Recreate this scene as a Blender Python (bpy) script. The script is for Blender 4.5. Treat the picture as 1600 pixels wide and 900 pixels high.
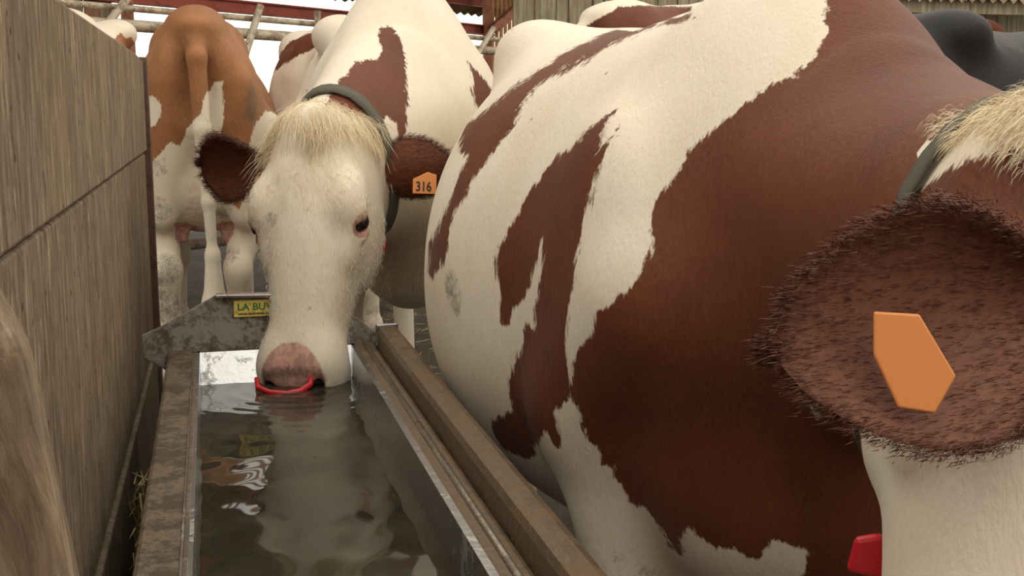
import bpy, bmesh, math, random
import numpy as np
from mathutils import Vector, Matrix

# ------------------------------------------------------------------ scene, camera, light
for o in list(bpy.data.objects):
    bpy.data.objects.remove(o)
S = bpy.context.scene
COL = S.collection
random.seed(7)
RNG = np.random.default_rng(7)

S.view_settings.view_transform = 'Standard'
S.view_settings.look = 'None'
S.view_settings.gamma = 1.0
S.view_settings.use_curve_mapping = False
S.view_settings.exposure = 0.0

cam_d = bpy.data.cameras.new('camera')
cam_d.sensor_width = 36.0
cam_d.lens = 36.0 * 1800.0 / 1600.0
cam_d.clip_start = 0.05
cam = bpy.data.objects.new('camera', cam_d)
COL.objects.link(cam)
cam.location = (0.0, 0.0, 1.20)
cam.rotation_euler = (math.radians(90 - 8.997), 0.0, math.radians(-14.609))
S.camera = cam

W = bpy.data.worlds.new('overcast_sky')
S.world = W
W.use_nodes = True
wn = W.node_tree.nodes
wn['Background'].inputs['Color'].default_value = (1.0, 0.93, 0.80, 1)
wn['Background'].inputs['Strength'].default_value = 1.75


# ------------------------------------------------------------------ node material helpers
class NT:
    def __init__(self, name):
        self.m = bpy.data.materials.new(name)
        self.m.use_nodes = True
        self.t = self.m.node_tree
        self.b = self.t.nodes['Principled BSDF']
        self._tc = None

    def tc(self):
        if self._tc is None:
            self._tc = self.t.nodes.new('ShaderNodeTexCoord')
        return self._tc.outputs['Object']

    def _set(self, sock, v):
        if isinstance(v, bpy.types.NodeSocket):
            self.t.links.new(v, sock)
        elif isinstance(v, (tuple, list)):
            sock.default_value = (*v, 1) if len(v) == 3 and len(sock.default_value) == 4 else v
        else:
            sock.default_value = v

    def mapping(self, scale=(1, 1, 1), rot=(0, 0, 0), src=None):
        n = self.t.nodes.new('ShaderNodeMapping')
        self.t.links.new(src or self.tc(), n.inputs['Vector'])
        n.inputs['Scale'].default_value = scale
        n.inputs['Rotation'].default_value = rot
        return n.outputs[0]

    def noise(self, scale, detail=4, rough=0.55, vec=None, dist=0.0, color=False):
        n = self.t.nodes.new('ShaderNodeTexNoise')
        self.t.links.new(vec or self.tc(), n.inputs['Vector'])
        n.inputs['Scale'].default_value = scale
        n.inputs['Detail'].default_value = detail
        n.inputs['Roughness'].default_value = rough
        n.inputs['Distortion'].default_value = dist
        return n.outputs['Color' if color else 'Fac']

    def voronoi(self, scale, vec=None, feature='F1'):
        n = self.t.nodes.new('ShaderNodeTexVoronoi')
        n.feature = feature
        self.t.links.new(vec or self.tc(), n.inputs['Vector'])
        n.inputs['Scale'].default_value = scale
        return n.outputs['Distance']

    def ramp(self, fac, stops, interp='LINEAR'):
        n = self.t.nodes.new('ShaderNodeValToRGB')
        n.color_ramp.interpolation = interp
        el = n.color_ramp.elements
        while len(el) < len(stops):
            el.new(0.5)
        for e, (p, c) in zip(el, stops):
            e.position = p
            e.color = (c, c, c, 1) if not isinstance(c, tuple) else (*c, 1)
        self._set(n.inputs['Fac'], fac)
        return n.outputs['Color']

    def math(self, op, a, b=0.0, c=0.0, clamp=False):
        n = self.t.nodes.new('ShaderNodeMath')
        n.operation = op
        n.use_clamp = clamp
        for i, v in enumerate((a, b, c)):
            self._set(n.inputs[i], v)
        return n.outputs[0]

    def maprange(self, v, a, b, c=0.0, d=1.0):
        n = self.t.nodes.new('ShaderNodeMapRange')
        self._set(n.inputs['Value'], v)
        for k, x in zip(('From Min', 'From Max', 'To Min', 'To Max'), (a, b, c, d)):
            n.inputs[k].default_value = x
        return n.outputs[0]

    def mix(self, fac, a, b, mode='MIX'):
        n = self.t.nodes.new('ShaderNodeMix')
        n.data_type = 'RGBA'
        n.blend_type = mode
        self._set(n.inputs['Factor'], fac)
        self._set(n.inputs['A'], a) if False else None
        A = [s for s in n.inputs if s.name == 'A' and s.type == 'RGBA'][0]
        B = [s for s in n.inputs if s.name == 'B' and s.type == 'RGBA'][0]
        self._set(A, a)
        self._set(B, b)
        return [s for s in n.outputs if s.type == 'RGBA'][0]

    def attr(self, name):
        n = self.t.nodes.new('ShaderNodeAttribute')
        n.attribute_name = name
        return n.outputs['Fac']

    def sepz(self):
        n = self.t.nodes.new('ShaderNodeSeparateXYZ')
        self.t.links.new(self.tc(), n.inputs[0])
        return n.outputs

    def bump(self, h, strength=0.3, dist=0.01):
        n = self.t.nodes.new('ShaderNodeBump')
        self._set(n.inputs['Height'], h)
        n.inputs['Strength'].default_value = strength
        n.inputs['Distance'].default_value = dist
        self.t.links.new(n.outputs[0], self.b.inputs['Normal'])

    def out(self, color=None, rough=None, metal=None, spec=None):
        if color is not None:
            self._set(self.b.inputs['Base Color'], color)
        if rough is not None:
            self._set(self.b.inputs['Roughness'], rough)
        if metal is not None:
            self._set(self.b.inputs['Metallic'], metal)
        if spec is not None:
            self._set(self.b.inputs['Specular IOR Level'], spec)
        return self.m


# ------------------------------------------------------------------ mesh helpers
def link(name, me, mat=None, parent=None):
    o = bpy.data.objects.new(name, me)
    COL.objects.link(o)
    if mat is not None and me is not None:
        if len(me.materials) == 0:
            me.materials.append(mat)
    if parent is not None:
        o.parent = parent
    return o


def tag(o, label=None, cat=None, group=None, kind=None):
    if label:
        o['label'] = label
    if cat:
        o['category'] = cat
    if group:
        o['group'] = group
    if kind:
        o['kind'] = kind
    return o


def empty(name, loc=(0, 0, 0), rz=0.0, s=1.0):
    o = bpy.data.objects.new(name, None)
    COL.objects.link(o)
    o.location = loc
    o.rotation_euler = (0, 0, rz)
    o.scale = (s, s, s)
    o.empty_display_size = 0.1
    return o


class MB:
    """collects simple shapes into one mesh"""
    def __init__(self):
        self.v, self.f = [], []

    def add(self, v, f):
        n = len(self.v)
        self.v += [tuple(x) for x in v]
        self.f += [tuple(i + n for i in q) for q in f]
        return self

    def box(self, a, b):
        (x0, y0, z0), (x1, y1, z1) = a, b
        v = [(x0, y0, z0), (x1, y0, z0), (x1, y1, z0), (x0, y1, z0), (x0, y0, z1), (x1, y0, z1), (x1, y1, z1), (x0, y1, z1)]
        f = [(3, 2, 1, 0), (4, 5, 6, 7), (0, 1, 5, 4), (1, 2, 6, 5), (2, 3, 7, 6), (3, 0, 4, 7)]
        return self.add(v, f)

    def beam(self, p, q, w, h, up=(0, 0, 1)):
        """box from p to q, w wide, h high"""
        p, q, up = Vector(p), Vector(q), Vector(up)
        d = (q - p).normalized()
        s = d.cross(up)
        if s.length < 1e-4:
            s = d.cross(Vector((1, 0, 0)))
        s.normalize()
        t = s.cross(d).normalized()
        v = []
        for e in (p, q):
            for a, b in ((-1, -1), (1, -1), (1, 1), (-1, 1)):
                v.append(e + s * a * w / 2 + t * b * h / 2)
        f = [(0, 1, 2, 3), (7, 6, 5, 4), (0, 4, 5, 1), (1, 5, 6, 2), (2, 6, 7, 3), (3, 7, 4, 0)]
        return self.add(v, f)

    def tube(self, pts, r, n=10, cap=True):
        pts = [Vector(p) for p in pts]
        rs = r if isinstance(r, (list, tuple)) else [r] * len(pts)
        v, f = [], []
        ref = Vector((0, 0, 1))
        for i, p in enumerate(pts):
            d = (pts[min(i + 1, len(pts) - 1)] - pts[max(i - 1, 0)]).normalized()
            s = d.cross(ref)
            if s.length < 0.05:
                s = d.cross(Vector((1, 0, 0)))
            s.normalize()
            t = s.cross(d)
            for k in range(n):
                a = 2 * math.pi * k / n
                v.append(p + (s * math.cos(a) + t * math.sin(a)) * rs[i])
        for i in range(len(pts) - 1):
            for k in range(n):
                f.append((i * n + k, i * n + (k + 1) % n, (i + 1) * n + (k + 1) % n, (i + 1) * n + k))
        if cap:
            f.append(tuple(range(n - 1, -1, -1)))
            f.append(tuple(range((len(pts) - 1) * n, len(pts) * n)))
        return self.add(v, f)

    def prism(self, poly, axis, a, b):
        """poly: 2-D outline in the two axes other than axis, extruded from a to b"""
        n = len(poly)
        def pt(u, w, t):
            return {'x': (t, u, w), 'y': (u, t, w), 'z': (u, w, t)}[axis]
        v = [pt(u, w, a) for u, w in poly] + [pt(u, w, b) for u, w in poly]
        f = [tuple(range(n - 1, -1, -1)), tuple(range(n, 2 * n))]
        for i in range(n):
            f.append((i, (i + 1) % n, n + (i + 1) % n, n + i))
        return self.add(v, f)

    def mesh(self, name, smooth=False, bevel=0.0, seg=2):
        me = bpy.data.meshes.new(name)
        me.from_pydata(self.v, [], self.f)
        bm = bmesh.new()
        bm.from_mesh(me)
        bmesh.ops.recalc_face_normals(bm, faces=bm.faces)
        if bevel > 0:
            bmesh.ops.bevel(bm, geom=list(bm.edges), offset=bevel, segments=seg, affect='EDGES', profile=0.5, clamp_overlap=True)
        bm.to_mesh(me)
        bm.free()
        if smooth:
            me.shade_smooth()
        return me

    def build(self, name, mat, parent=None, smooth=False, bevel=0.0, seg=2):
        return link(name, self.mesh(name, smooth, bevel, seg), mat, parent)


def text_mesh(body, size, depth=0.0004, weight=.018):
    cu = bpy.data.curves.new('lettering', 'FONT')
    cu.body = body
    cu.size = size
    cu.extrude = depth
    cu.offset = size * weight
    cu.align_x = 'LEFT'
    cu.resolution_u = 3
    tmp = bpy.data.objects.new('lettering_tmp', cu)
    COL.objects.link(tmp)
    bpy.context.view_layer.update()
    dg = bpy.context.evaluated_depsgraph_get()
    me = bpy.data.meshes.new_from_object(tmp.evaluated_get(dg))
    bpy.data.objects.remove(tmp)
    return me


# ------------------------------------------------------------------ implicit surfaces for the cows
def unit(v):
    v = np.asarray(v, float)
    return v / np.linalg.norm(v)


def smin(a, b, k):
    h = np.clip(0.5 + 0.5 * (b - a) / k, 0, 1)
    return b + (a - b) * h - k * h * (1 - h)


def smax(a, b, k):
    return -smin(-a, -b, k)


def ell(P, c, r, axes=None):
    p = P - np.asarray(c, float)
    if axes is not None:
        p = p @ np.asarray(axes, float).T
    r = np.asarray(r, float)
    k0 = np.sqrt(((p / r) ** 2).sum(1)) + 1e-9
    k1 = np.sqrt(((p / (r * r)) ** 2).sum(1)) + 1e-9
    return k0 * (k0 - 1) / k1


def cone(P, a, b, r1, r2):
    a, b = np.asarray(a, float), np.asarray(b, float)
    ab = b - a
    t = np.clip((P - a) @ ab / (ab @ ab), 0, 1)
    return np.linalg.norm(P - a - t[:, None] * ab, axis=1) - (r1 + (r2 - r1) * t)


def spline(xs, ys, n=160):
    """smooth (monotone-ish catmull) resample for np.interp"""
    xs, ys = np.asarray(xs, float), np.asarray(ys, float)
    m = np.gradient(ys, xs)
    X = np.linspace(xs[0], xs[-1], n)
    i = np.clip(np.searchsorted(xs, X) - 1, 0, len(xs) - 2)
    h = xs[i + 1] - xs[i]
    t = (X - xs[i]) / h
    Y = ((2 * t**3 - 3 * t**2 + 1) * ys[i] + (t**3 - 2 * t**2 + t) * h * m[i]
         + (-2 * t**3 + 3 * t**2) * ys[i + 1] + (t**3 - t**2) * h * m[i + 1])
    return X, Y


class Loft:
    def __init__(self, us, top, bot, hw, n=2.2, mid=0.5, ntop=None):
        self.N = spline(us, ntop) if ntop is not None else None
        self.T = spline(us, top)
        self.B = spline(us, bot)
        self.H = spline(us, hw)
        self.u0, self.u1, self.n, self.mid = us[0], us[-1], n, mid

    def __call__(self, u, v, w):
        uc = np.clip(u, self.u0, self.u1)
        T, B, H = (np.interp(uc, *q) for q in (self.T, self.B, self.H))
        c = B + (T - B) * self.mid
        R = np.where(v > c, T - c, c - B)
        n = self.n if self.N is None else np.where(v > c, np.interp(uc, *self.N), self.n)
        q = ((np.abs(w) / H) ** n + (np.abs(v - c) / R) ** n + 1e-12) ** (1 / n)
        d = (q - 1) * np.minimum(H, R)
        du = np.abs(u - uc)
        return np.where(du > 0, np.sqrt(np.maximum(d, 0) ** 2 + du ** 2) + np.minimum(d, 0) * (du == 0), d)


def polygonise(fn, lo, hi, h):
    """surface nets over a sparse grid; fn(points)->signed distance"""
    lo, hi = np.asarray(lo, float), np.asarray(hi, float)
    K = 5
    nb = np.ceil((hi - lo) / (h * K)).astype(int)
    n = nb * K + 1
    # coarse pass at block centres
    bc = [lo[i] + (np.arange(nb[i]) + 0.5) * h * K for i in range(3)]
    G = np.stack(np.meshgrid(*bc, indexing='ij'), -1).reshape(-1, 3)
    dc = fn(G).reshape(nb)
    near = np.abs(dc) < h * K * 1.25
    vals = np.repeat(np.repeat(np.repeat(np.where(dc > 0, 1.0, -1.0), K, 0), K, 1), K, 2)
    vals = np.pad(vals, ((0, 1),) * 3, mode='edge').astype(np.float32)
    m = np.zeros(n, bool)
    mm = np.repeat(np.repeat(np.repeat(near, K, 0), K, 1), K, 2)
    m[:-1, :-1, :-1] |= mm
    m[1:, 1:, 1:] |= mm
    m[1:, :-1, :-1] |= mm
    m[:-1, 1:, :-1] |= mm
    m[:-1, :-1, 1:] |= mm
    m[1:, 1:, :-1] |= mm
    m[1:, :-1, 1:] |= mm
    m[:-1, 1:, 1:] |= mm
    idx = np.argwhere(m)
    out = np.empty(len(idx))
    for s in range(0, len(idx), 250000):
        out[s:s + 250000] = fn(lo + idx[s:s + 250000] * h)
    vals[m] = out
    ins = vals < 0
    # active cells
    c = [ins[i:n[0] - 1 + i, j:n[1] - 1 + j, k:n[2] - 1 + k] for i in (0, 1) for j in (0, 1) for k in (0, 1)]
    s = sum(x.astype(np.int8) for x in c)
    act = (s > 0) & (s < 8)
    cells = np.argwhere(act)
    vid = -np.ones(act.shape, np.int64)
    vid[act] = np.arange(len(cells))
    corners = np.array([(i, j, k) for i in (0, 1) for j in (0, 1) for k in (0, 1)])
    cv = np.stack([vals[tuple((cells + o).T)] for o in corners], 1)
    acc = np.zeros((len(cells), 3))
    cnt = np.zeros(len(cells))
    for a in range(8):
        for b in range(a + 1, 8):
            if np.abs(corners[a] - corners[b]).sum() != 1:
                continue
            va, vb = cv[:, a], cv[:, b]
            x = (va < 0) != (vb < 0)
            t = np.where(x, va / np.where(x, va - vb, 1), 0)
            acc += np.where(x[:, None], corners[a] + t[:, None] * (corners[b] - corners[a]), 0)
            cnt += x
    V = lo + (cells + acc / cnt[:, None]) * h
    Fs = []
    for ax in range(3):
        o1, o2 = [(1, 2), (2, 0), (0, 1)][ax]
        sl0 = [slice(1, -1)] * 3
        sl1 = [slice(1, -1)] * 3
        sl0[ax] = slice(0, -1)
        sl1[ax] = slice(1, None)
        A, B = ins[tuple(sl0)], ins[tuple(sl1)]
        e = np.argwhere(A != B)
        off = np.array([1, 1, 1])
        off[ax] = 0
        e = e + off
        flip = ins[tuple(e.T)]
        d1 = np.zeros(3, int); d1[o1] = 1
        d2 = np.zeros(3, int); d2[o2] = 1
        q = np.stack([vid[tuple((e - d1 - d2).T)], vid[tuple((e - d2).T)], vid[tuple(e.T)], vid[tuple((e - d1).T)]], 1)
        q[~flip] = q[~flip][:, ::-1]
        Fs.append(q)
    Fq = np.concatenate(Fs)
    Fq = Fq[(Fq >= 0).all(1)]
    return V, Fq


def mesh_np(name, V, Fq, attrs=None, smooth=True):
    me = bpy.data.meshes.new(name)
    me.vertices.add(len(V))
    me.vertices.foreach_set('co', np.asarray(V, np.float32).ravel())
    k = Fq.shape[1]
    me.loops.add(len(Fq) * k)
    me.loops.foreach_set('vertex_index', Fq.astype(np.int32).ravel())
    me.polygons.add(len(Fq))
    me.polygons.foreach_set('loop_start', np.arange(0, len(Fq) * k, k, dtype=np.int32))
    me.update(calc_edges=True)
    if smooth:
        me.shade_smooth()
    for nm, a in (attrs or {}).items():
        at = me.attributes.new(nm, 'FLOAT', 'POINT')
        at.data.foreach_set('value', np.asarray(a, np.float32))
    return me


def poly_sd(p, poly):
    """signed distance to a 2-D polygon, positive inside"""
    poly = np.asarray(poly, float)
    d = np.full(len(p), 1e9)
    ins = np.zeros(len(p), bool)
    for i in range(len(poly)):
        a, b = poly[i], poly[(i + 1) % len(poly)]
        e = b - a
        w = p - a
        t = np.clip(w @ e / (e @ e + 1e-12), 0, 1)
        d = np.minimum(d, ((w - t[:, None] * e) ** 2).sum(1))
        c = (a[1] > p[:, 1]) != (b[1] > p[:, 1])
        x = a[0] + (p[:, 1] - a[1]) * e[0] / (e[1] if abs(e[1]) > 1e-12 else 1e-12)
        ins ^= c & (p[:, 0] < x)
    return np.sqrt(d) * np.where(ins, 1, -1)


# ------------------------------------------------------------------ cow anatomy (x forward, y left, z up, metres, withers 1.42)
HEAD = Loft([0.00, 0.03, 0.09, 0.17, 0.25, 0.33, 0.41, 0.47, 0.52, 0.555, 0.575],
            [0.02, 0.055, 0.075, 0.075, 0.068, 0.058, 0.050, 0.050, 0.048, 0.030, 0.005],
            [-0.05, -0.09, -0.13, -0.165, -0.165, -0.135, -0.105, -0.098, -0.095, -0.080, -0.050],
            [0.070, 0.093, 0.107, 0.107, 0.095, 0.084, 0.075, 0.076, 0.078, 0.066, 0.040], n=2.4, mid=0.55)


class Cow:
    def __init__(self, width=1.0, depth=1.0, poll=(1.14, 0, 1.42), muzzle=None, face=None, tail_swing=0.0,
                 udder=1.0, udder_z=0.0, legs=None, neck_thick=1.0, neck_mid=None, peak=0.0, brisket=0.0, hooks=1.0, rump=1.0, crown=0.0):
        self.width, self.depth = width, depth
        self.poll = np.asarray(poll, float)
        mz = np.asarray(muzzle if muzzle is not None else (self.poll + np.array([0.36, 0, -0.44])), float)
        self.hl = 0.56
        self.u = unit(mz - self.poll)
        fv = np.asarray(face if face is not None else (1, 0, 0.6), float)
        self.v = unit(fv - (fv @ self.u) * self.u)
        self.w = np.cross(self.v, self.u)          # towards the cow's left
        if self.w[1] < 0 and abs(self.w[1]) > 0.5:
            self.w = -self.w
        self.nmid, self.udz = (None if neck_mid is None else np.asarray(neck_mid, float)), udder_z
        self.swing, self.ud, self.legs, self.nt = tail_swing, udder, legs or {}, neck_thick
        xs = [-.87, -.80, -.62, -.42, -.15, .15, .40, .58, .72, .80]
        top = [1.30, 1.385, 1.425, 1.44, 1.41, 1.40, 1.42, 1.43, 1.36, 1.24]
        bot = np.array([1.04, .92, .82, .72, .62, .60, .64, .68, .76, .92])
        top = np.array(top) + peak * np.array([0, 0, 0, 0, 0, .01, .05, .05, .02, 0])
        bot = bot - brisket * np.array([0, 0, 0, 0, 0, .3, .7, 1, 1, 1])
        top = top + crown * np.array([.5, 1, 1, .6, 0, 0, 0, 0, 0, 0])
        self.rump, self.crown = rump, crown
        self.brk, self.hk, self.pk = brisket, hooks, peak
        bot = np.array(top) - (np.array(top) - bot) * depth
        hw = np.array([.11, .18, .24, .29, .36, .365, .30, .25, .19, .11])
        hw = hw * (1 + (rump - 1) * np.array([1, 1, 1, 1, .6, .3, 0, 0, 0, 0]))
        wf = 1 + (width - 1) * np.array([.2, .4, .6, .9, 1, 1, .8, .5, .3, .2])
        self.torso = Loft(xs, top, bot, hw * wf, n=2.25, mid=0.46, ntop=np.array([2.2, 2.2, 2.15, 2.1, 2.1, 2.1, 2.05, 1.95, 1.9, 2.0]) - peak * np.array([0, 0, .1, .2, .35, .5, .65, .6, .4, .1]))

    def hp(self, u, v, w):
        """head coordinates to body coordinates"""
        return self.poll + self.u * u + self.v * v + self.w * w

    def leg(self, key, default):
        return self.legs.get(key, default)

    def sdf(self, P):
        d = self.torso(P[:, 0], P[:, 2], P[:, 1])
        x, z = P[:, 0], P[:, 2]

        def local(mask, fn):
            i = np.nonzero(mask)[0]
            if len(i):
                d[i] = fn(P[i], d[i])

        local((x < -.1), self._hind)
        local((x < -.65) & (np.abs(P[:, 1]) < .3), self._tail)
        local((x > .15), self._fore)
        local((x > .2), self._neck)
        q = P - self.poll
        local((np.abs(q @ self.u - .28) < .5) & (np.abs(q @ self.v) < .4) & (np.abs(q @ self.w) < .4), self._head)
        return d

    def _hind(self, P, d):
        Q = P.copy()
        Q[:, 1] = np.abs(P[:, 1])
        d = smin(d, ell(Q, (-.42, .235 - .05 * (1 - self.hk), 1.375), (.11, .065, .055)), .13)
        d = smin(d, ell(Q, (-.83, .10, 1.30), (.07, .05, .07)), .08)
        d = smin(d, ell(Q, (-.63, .165 * self.rump, 1.04), (.21, .115, .29)), .09)
        d = smin(d, ell(Q, (-.44, .22, .86), (.12, .07, .17)), .09)
        d = smin(d, ell(P, (-.80, 0, 1.375 + self.crown), (.13, .085, .055)), .10)
        low = np.nonzero(P[:, 2] < 1.4)[0]
        if len(low):
            p, e = P[low], d[low]
            for sy in (1, -1):
                hx, hy = self.leg('H' + ('L' if sy > 0 else 'R'), (0, 0))
                stifle = np.array((-.50 + .3 * hx, sy * .20, .78))
                hock = np.array((-.78 + .8 * hx, sy * (.155 + hy * .6), .52))
                fet = np.array((-.74 + hx, sy * (.165 + hy), .13))
                g = cone(p, (-.62, sy * .18, 1.0), stifle, .15, .105)
                g = smin(g, cone(p, (-.82, sy * .11, 1.22), (-.76 + .4 * hx, sy * .155, .74), .075, .06), .08)
                g = smin(g, cone(p, stifle, hock + (.03, 0, .03), .10, .048), .07)
                g = smin(g, ell(p, hock, (.055, .044, .065)), .04)
                g = smin(g, cone(p, hock, fet, .043, .033), .035)
                g = smin(g, ell(p, fet, (.044, .042, .042)), .03)
                g = smin(g, cone(p, fet, fet + (.06, 0, -.075), .036, .048), .03)
                g = smax(g, .004 - p[:, 2], .008)
                e = smin(e, g, .055)
            if self.ud > 0:
                a, uz = self.ud, self.udz
                e = smin(e, ell(p, (-.56, 0, .71 + uz), (.20 * a, .15 * a, .15 * a)), .05)
                for ux in (-.66, -.50):
                    for uy in (-.065, .065):
                        e = smin(e, cone(p, (ux, uy, .62 + uz - .07 * (a - 1)), (ux, uy * 1.15, .535 + uz - .12 * (a - 1)), .017, .012), .02)
            d[low] = e
        return d

    def _tail(self, P, d):
        s = self.swing
        tp = [(-.83, 0, 1.385 + self.crown), (-.945, s * .1, 1.31), (-.95, s * .4, 1.06), (-.93, s * .8, .80), (-.91, s, .60)]
        tr = [.034, .034, .030, .024, .018]
        t = np.full(len(P), 9.0)
        for i in range(4):
            t = smin(t, cone(P, tp[i], tp[i + 1], tr[i], tr[i + 1]), .02)
        t = smin(t, cone(P, tp[4], (-.90, s, .42), .026, .042), .03)
        t = smin(t, cone(P, (-.90, s, .42), (-.90, s, .27), .040, .014), .03)
        return smin(d, t, .035)

    def _fore(self, P, d):
        Q = P.copy()
        Q[:, 1] = np.abs(P[:, 1])
        d = smin(d, ell(Q, (.50, .205 + .15 * (self.width - 1), 1.00), (.15, .085, .24), [[.94, 0, -.34], [0, 1, 0], [.34, 0, .94]]), .09)
        d = smin(d, ell(Q, (.66, .15, .98), (.12, .10, .13)), .10)
        d = smin(d, ell(P, (.68, 0, .80 - self.brk), (.13, .11 + .4 * self.brk, .16)), .12)
        for sy in (1, -1):
            fx, fy = self.leg('F' + ('L' if sy > 0 else 'R'), (0, 0))
            elbow = np.array((.46 + .2 * fx, sy * (.195 + .5 * fy), .80))
            knee = np.array((.52 + .7 * fx, sy * (.155 + .5 * fy), .44))
            fe2 = np.array((.51 + fx, sy * (.16 + fy), .13))
            g = cone(P, (.62, sy * (.19 + .2 * fy), .99), elbow, .10, .095)
            g = smin(g, cone(P, elbow, knee, .088, .047), .06)
            g = smin(g, ell(P, knee, (.052, .048, .062)), .04)
            g = smin(g, cone(P, knee, fe2, .040, .033), .03)
            g = smin(g, ell(P, fe2, (.044, .042, .042)), .03)
            g = smin(g, cone(P, fe2, fe2 + (.05, 0, -.075), .036, .048), .03)
            g = smax(g, .004 - P[:, 2], .008)
            d = smin(d, g, .055)
        return d

    def _neck(self, P, d):
        nt = self.nt
        nb = self.hp(.02, -.02, 0)
        th = self.hp(.13, -.13, 0)
        wi, ch = np.array((.56, 0, 1.33)), np.array((.70, 0, .95))
        mid = (wi + ch) / 2
        hm = (nb + th) / 2
        if self.nmid is None:
            n1 = cone(P, wi, nb, .085 * nt, .062)
        else:
            n1 = smin(cone(P, wi, self.nmid, .085 * nt, .075), cone(P, self.nmid, nb, .075, .062), .06)
        n2 = cone(P, mid, hm, .17 * nt, .085)
        n3 = cone(P, ch, th, .12 * nt, .055)
        n = smin(smin(n1, n2, .10), n3, .10)
        dl = cone(P, ch + (.06, 0, -.08), th - self.v * .02, .05, .025)
        n = smin(n, dl, .07)
        return smin(d, n, .10)

    def _head(self, P, d):
        q = P - self.poll
        uu, vv, ww = q @ self.u, q @ self.v, q @ self.w
        L = np.stack([uu, vv, np.abs(ww)], 1)
        h = HEAD(uu, vv, ww)
        h = smin(h, ell(L, (.015, .030, 0), (.055, .060, .075)), .05)            # poll
        h = smin(h, ell(L, (.175, .030, .092), (.055, .040, .032)), .035)        # brow
        h = smin(h, ell(L, (.250, .000, .085), (.05, .030, .018)), .03)          # cheek bone
        h = smin(h, ell(L, (.20, -.10, .068), (.10, .075, .035)), .05)           # jaw muscle
        h = smin(h, ell(L, (.495, -.005, .045), (.055, .045, .042)), .035)       # nose wings
        h = smin(h, ell(L, (.52, -.040, .030), (.045, .05, .05)), .03)           # lips
        h = smin(h, ell(L, (.50, -.095, 0), (.06, .03, .045)), .03)              # chin
        h = smax(h, -ell(L, (.212, .012, .121), (.026, .020, .022)), .014)       # eye socket
        h = smin(h, ell(L, (.198, .028, .115), (.024, .011, .012)), .012)        # upper lid
        h = smin(h, ell(L, (.232, -.004, .114), (.020, .009, .010)), .010)       # lower lid
        h = smax(h, -ell(L, (.538, .014, .046), (.024, .018, .015), [[.8, 0, -.6], [0, 1, 0], [.6, 0, .8]]), .012)
        h = smax(h, -ell(L, (.535, -.062, .05), (.05, .006, .05)), .012)         # mouth line
        return smin(d, h, .035)


def ear_mesh(root, tip, widthdir, length, width, cup=0.5, n=18, m=12, thick=0.010, curl=0.1):
    """cupped leaf of an ear, returned as vertices and quads"""
    root, e = np.asarray(root, float), unit(np.asarray(tip, float) - np.asarray(root, float))
    b = np.asarray(widthdir, float)
    b = unit(b - (b @ e) * e)
    nn = np.cross(e, b)
    V, Fq = [], []
    SX, SW = spline([0, .18, .42, .68, .86, .96, 1.0], [.42, .70, 1.0, .93, .62, .32, .06])
    for side in (0, 1):
        for i in range(n + 1):
            s = i / n
            wv = width * float(np.interp(s, SX, SW))
            th0 = (1.45 * (1 - s) + .75 * s) * cup * 2
            for j in range(m + 1):
                t = -1 + 2 * j / m
                edge = 1 - abs(t) ** 3
                a = t * th0
                lat = wv / 2 * math.sin(a) / math.sin(min(th0, 1.57))
                off = wv / 2 * (1 - math.cos(a)) / math.sin(min(th0, 1.57)) + curl * length * s * s
                th = thick * (edge * .9 + .1) * (1 if s < .9 else (1 - s) / .1 * .8 + .2)
                V.append(root + e * length * s + b * lat + nn * (off + (th / 2 if side else -th / 2)))
    N = (n + 1) * (m + 1)
    def g(side, i, j):
        return side * N + i * (m + 1) + j
    for i in range(n):
        for j in range(m):
            Fq.append((g(1, i, j), g(1, i + 1, j), g(1, i + 1, j + 1), g(1, i, j + 1)))
            Fq.append((g(0, i, j), g(0, i, j + 1), g(0, i + 1, j + 1), g(0, i + 1, j)))
    for i in range(n):
        Fq.append((g(0, i, 0), g(0, i + 1, 0), g(1, i + 1, 0), g(1, i, 0)))
        Fq.append((g(0, i, m), g(1, i, m), g(1, i + 1, m), g(0, i + 1, m)))
    for j in range(m):
        Fq.append((g(0, n, j), g(0, n, j + 1), g(1, n, j + 1), g(1, n, j)))
        Fq.append((g(0, 0, j), g(1, 0, j), g(1, 0, j + 1), g(0, 0, j + 1)))
    return np.array(V), np.array(Fq), nn


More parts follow.
